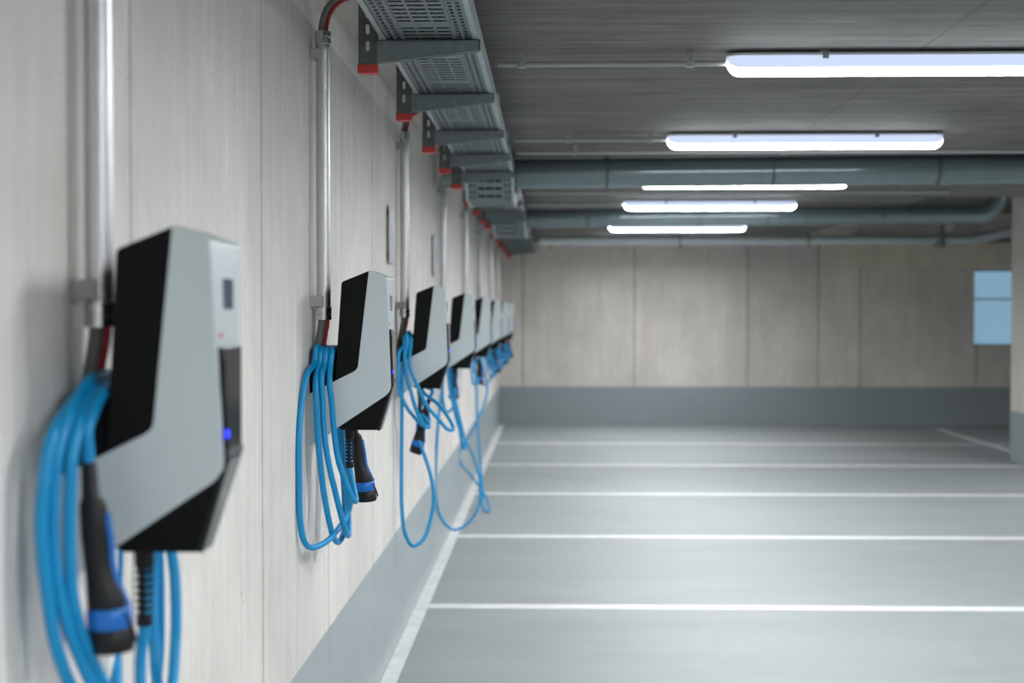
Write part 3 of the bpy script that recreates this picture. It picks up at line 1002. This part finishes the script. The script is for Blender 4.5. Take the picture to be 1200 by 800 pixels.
lamp = make_lamp((lamps[0][0], lamps[0][1], ZL), lamps[0][2])
for x, y, l in lamps[1:]:
    dup(lamp, (x, y, ZL), l)

# ------------------------------------------------------------------ ceiling conduits feeding the lamps
def ceiling_conduit(x0, x1, y, z, label, clips, r=0.0115):
    rt = thing('ceiling_conduit', label, 'conduit', (x0, y, z), 'thin conduits across the ceiling')
    bm = BM(); tube(bm, [(0, 0, 0), (x1 - x0, 0, 0)], r, 12); finish(bm, 'tube', M['conduit'], rt, smooth=True, angle=50)
    for c in clips:
        bm = BM()
        box(bm, (c - x0 - 0.016, -0.016, -r - 0.003), (c - x0 + 0.016, 0.016, r + 0.003))
        box(bm, (c - x0 - 0.01, -0.006, r), (c - x0 + 0.01, 0.006, ZC - z))
        finish(bm, 'clip', M['conduit'], rt, bevel=0.002)


zl = ZL - 0.036
ceiling_conduit(CX - 0.22, LX + 0.03 - 0.8, 5.78, zl, 'thin grey ceiling conduit leading to the nearest lamp', (CX - 0.12, CX + 0.56))
ceiling_conduit(CX - 0.22, LX - 0.8, 8.36, ZL - 0.03, 'thin grey ceiling conduit leading to the lamp before the thick pipe', (CX + 0.1, CX + 0.58))
ceiling_conduit(CX - 0.22, CX + 5.0, 8.95, 2.685, 'thin grey conduit right in front of the thick pipe', (CX + 0.15, CX + 1.45, CX + 3.0))
ceiling_conduit(CX - 0.22, LX - 0.8, 13.3, ZL - 0.036, 'thin grey ceiling conduit leading to the lamp before the second pipe', (CX + 0.1, CX + 0.55))
ceiling_conduit(CX - 0.22, CX + 3.4, 12.3, 2.715, 'thin grey conduit between the thick pipe and the second pipe', (CX + 0.3, CX + 1.9, CX + 3.0))

# ------------------------------------------------------------------ big pipes
def big_pipe(name, label, pts, r, bands, hangers, mat):
    o = Vector(pts[0])
    rt = thing(name, label, 'pipe', o, None)
    L = [Vector(p) - o for p in pts]
    bm = BM(); tube(bm, L, r, 32); finish(bm, 'pipe', M[mat], rt, smooth=True, angle=50)
    fall = (L[1].z - L[0].z) / (L[1].x - L[0].x)
    for x in bands:
        zb = fall * min(x - o.x, L[1].x)
        bm = BM(); tube(bm, [(x - o.x - 0.006, 0, zb), (x - o.x + 0.006, 0, zb)], r + 0.004, 32); finish(bm, 'band', M['pipeband'], rt, smooth=True, angle=50)
    for x in hangers:
        zb = fall * min(x - o.x, L[1].x)
        bm = BM(); tube(bm, [(x - o.x - 0.009, 0, zb), (x - o.x + 0.009, 0, zb)], r + 0.003, 32); finish(bm, 'clamp', M['pipeband'], rt, smooth=True, angle=50)
        bm = BM()
        tube(bm, [(x - o.x, 0, zb + r - 0.01), (x - o.x, 0, ZC - o.z)], 0.007, 10)
        box(bm, (x - o.x - 0.02, -0.02, zb + r - 0.004), (x - o.x + 0.02, 0.02, zb + r + 0.006))
        finish(bm, 'hanger', M['galv'], rt, smooth=True, angle=40)
    return rt


def arc(c, r, a0, a1, n=10):
    return [(c[0] + r * math.cos(a0 + (a1 - a0) * k / n), c[1], c[2] + r * math.sin(a0 + (a1 - a0) * k / n)) for k in range(n + 1)]


big_pipe('drain_pipe', 'thick grey green pipe across the ceiling, the nearer of two', [(0.05, 9.54, 2.607), (CX + 3.2, 9.54, 2.635), (9.8, 9.54, 2.635)], 0.097,
         [CX + 1.47, CX + 3.55 - 1.0], [CX + 0.37, CX + 2.56, CX + 5.0], 'pipe')
ec = (CX + 4.12, 13.9, 2.632 + 0.2)
p2 = [(0.05, 13.9, 2.597), (CX + 3.9, 13.9, 2.632)] + arc(ec, 0.2, -PI / 2, 0) + [(CX + 4.32, 13.9, ZR)]
big_pipe('drain_pipe', 'grey green pipe farther back, turning up into the ceiling at its right end', p2, 0.088,
         [CX + 0.5, CX + 1.43, CX + 2.47, CX + 3.2], [CX + 0.35, CX + 2.1], 'pipe')
bm = BM()
# ribbed pipe in front of the back wall
yr = 18.4
zr = 1.685 + 84 * yr / F
rp = thing('ribbed_pipe', 'ribbed steel pipe in front of the back wall with red sprinklers below it', 'pipe', (0.62, yr, zr))
xe = CX + 484 * yr / F
P = [(0, 0, 0), (xe - 0.62, 0, 0), (xe + 0.05 - 0.62, 0, 0.005), (xe + 0.75 - 0.62, 0, 0.16), (xe + 2.2 - 0.62, 0, 0.46)]
pts, rad = [], []
for i in range(len(P) - 1):
    a, c = Vector(P[i]), Vector(P[i + 1])
    n = max(2, int((c - a).length / 0.02))
    for k in range(n):
        pts.append(a + (c - a) * k / n)
for i in range(len(pts)):
    rad.append(0.068 if (i // 2) % 2 else 0.060)
bm = BM(); tube(bm, pts, 0.06, 16, radii=rad); finish(bm, 'pipe', M['sprinkler'], rp, smooth=True, angle=30)
for px in (645, 797, 957, 1100):
    x = CX + (px - 646) * yr / F - 0.62
    if x < 0.02:
        x = 0.03
    bm = BM(); lathe(bm, [(-0.05, 0.014), (-0.07, 0.014), (-0.073, 0.022), (-0.09, 0.02), (-0.10, 0.01)], (x, 0, 0), seg=14)
    finish(bm, 'sprinkler_head', M['red'], rp, smooth=True, angle=40)
for x in (CX + 1.65 - 0.62, CX + 3.3 - 0.62):
    bm = BM(); tube(bm, [(x, 0, 0.05), (x, 0, ZC - zr)], 0.008, 8); tube(bm, [(x - 0.012, 0, 0), (x + 0.012, 0, 0)], 0.073, 20); finish(bm, 'hanger', M['galv'], rp, smooth=True, angle=40)
x = CX + (1099 - 646) * yr / F - 0.62
bm = BM(); tube(bm, [(x, -0.0, 0.0), (x + 0.01, -0.0, ZR - zr)], 0.022, 12); lathe(bm, [(-0.085, 0.03), (-0.07, 0.085), (0.07, 0.085), (0.085, 0.03)], (x - 0.03, 0, 0), seg=16)
finish(bm, 'riser', M['galv'], rp, smooth=True, angle=40)

# round white lamp on the back wall above the beam
o = at(1113, 266, Y1)
bl = thing('bulkhead_lamp', 'small round white unlit lamp high on the back wall above the beam', 'lamp', (o.x, Y1, o.z))
bm = BM(); lathe(bm, [(0, 0.09), (0.03, 0.09), (0.034, 0.085)], seg=24); bmesh.ops.transform(bm, matrix=Matrix.Rotation(PI / 2, 4, 'X'), verts=bm.verts[:]); finish(bm, 'base', M['clip'], bl, smooth=True, angle=40)
bm = BM(); lathe(bm, [(0.03, 0.08), (0.05, 0.076), (0.07, 0.06), (0.082, 0.035), (0.086, 0.01)], seg=24); bmesh.ops.transform(bm, matrix=Matrix.Rotation(PI / 2, 4, 'X'), verts=bm.verts[:]); finish(bm, 'glass_cover', M['white'], bl, smooth=True, angle=60)

# ------------------------------------------------------------------ world and view
w = bpy.data.worlds.new('world')
scene.world = w
w.use_nodes = True
w.node_tree.nodes['Background'].inputs['Color'].default_value = (0.5, 0.6, 0.7, 1)
w.node_tree.nodes['Background'].inputs['Strength'].default_value = 0.3

scene.view_settings.view_transform = 'Standard'
scene.view_settings.look = 'None'
scene.view_settings.gamma = 1
scene.view_settings.use_curve_mapping = False
scene.view_settings.exposure = 0.85
scene.cycles.use_denoising = True
scene.cycles.max_bounces = 10
scene.cycles.diffuse_bounces = 6
scene.cycles.sample_clamp_indirect = 8
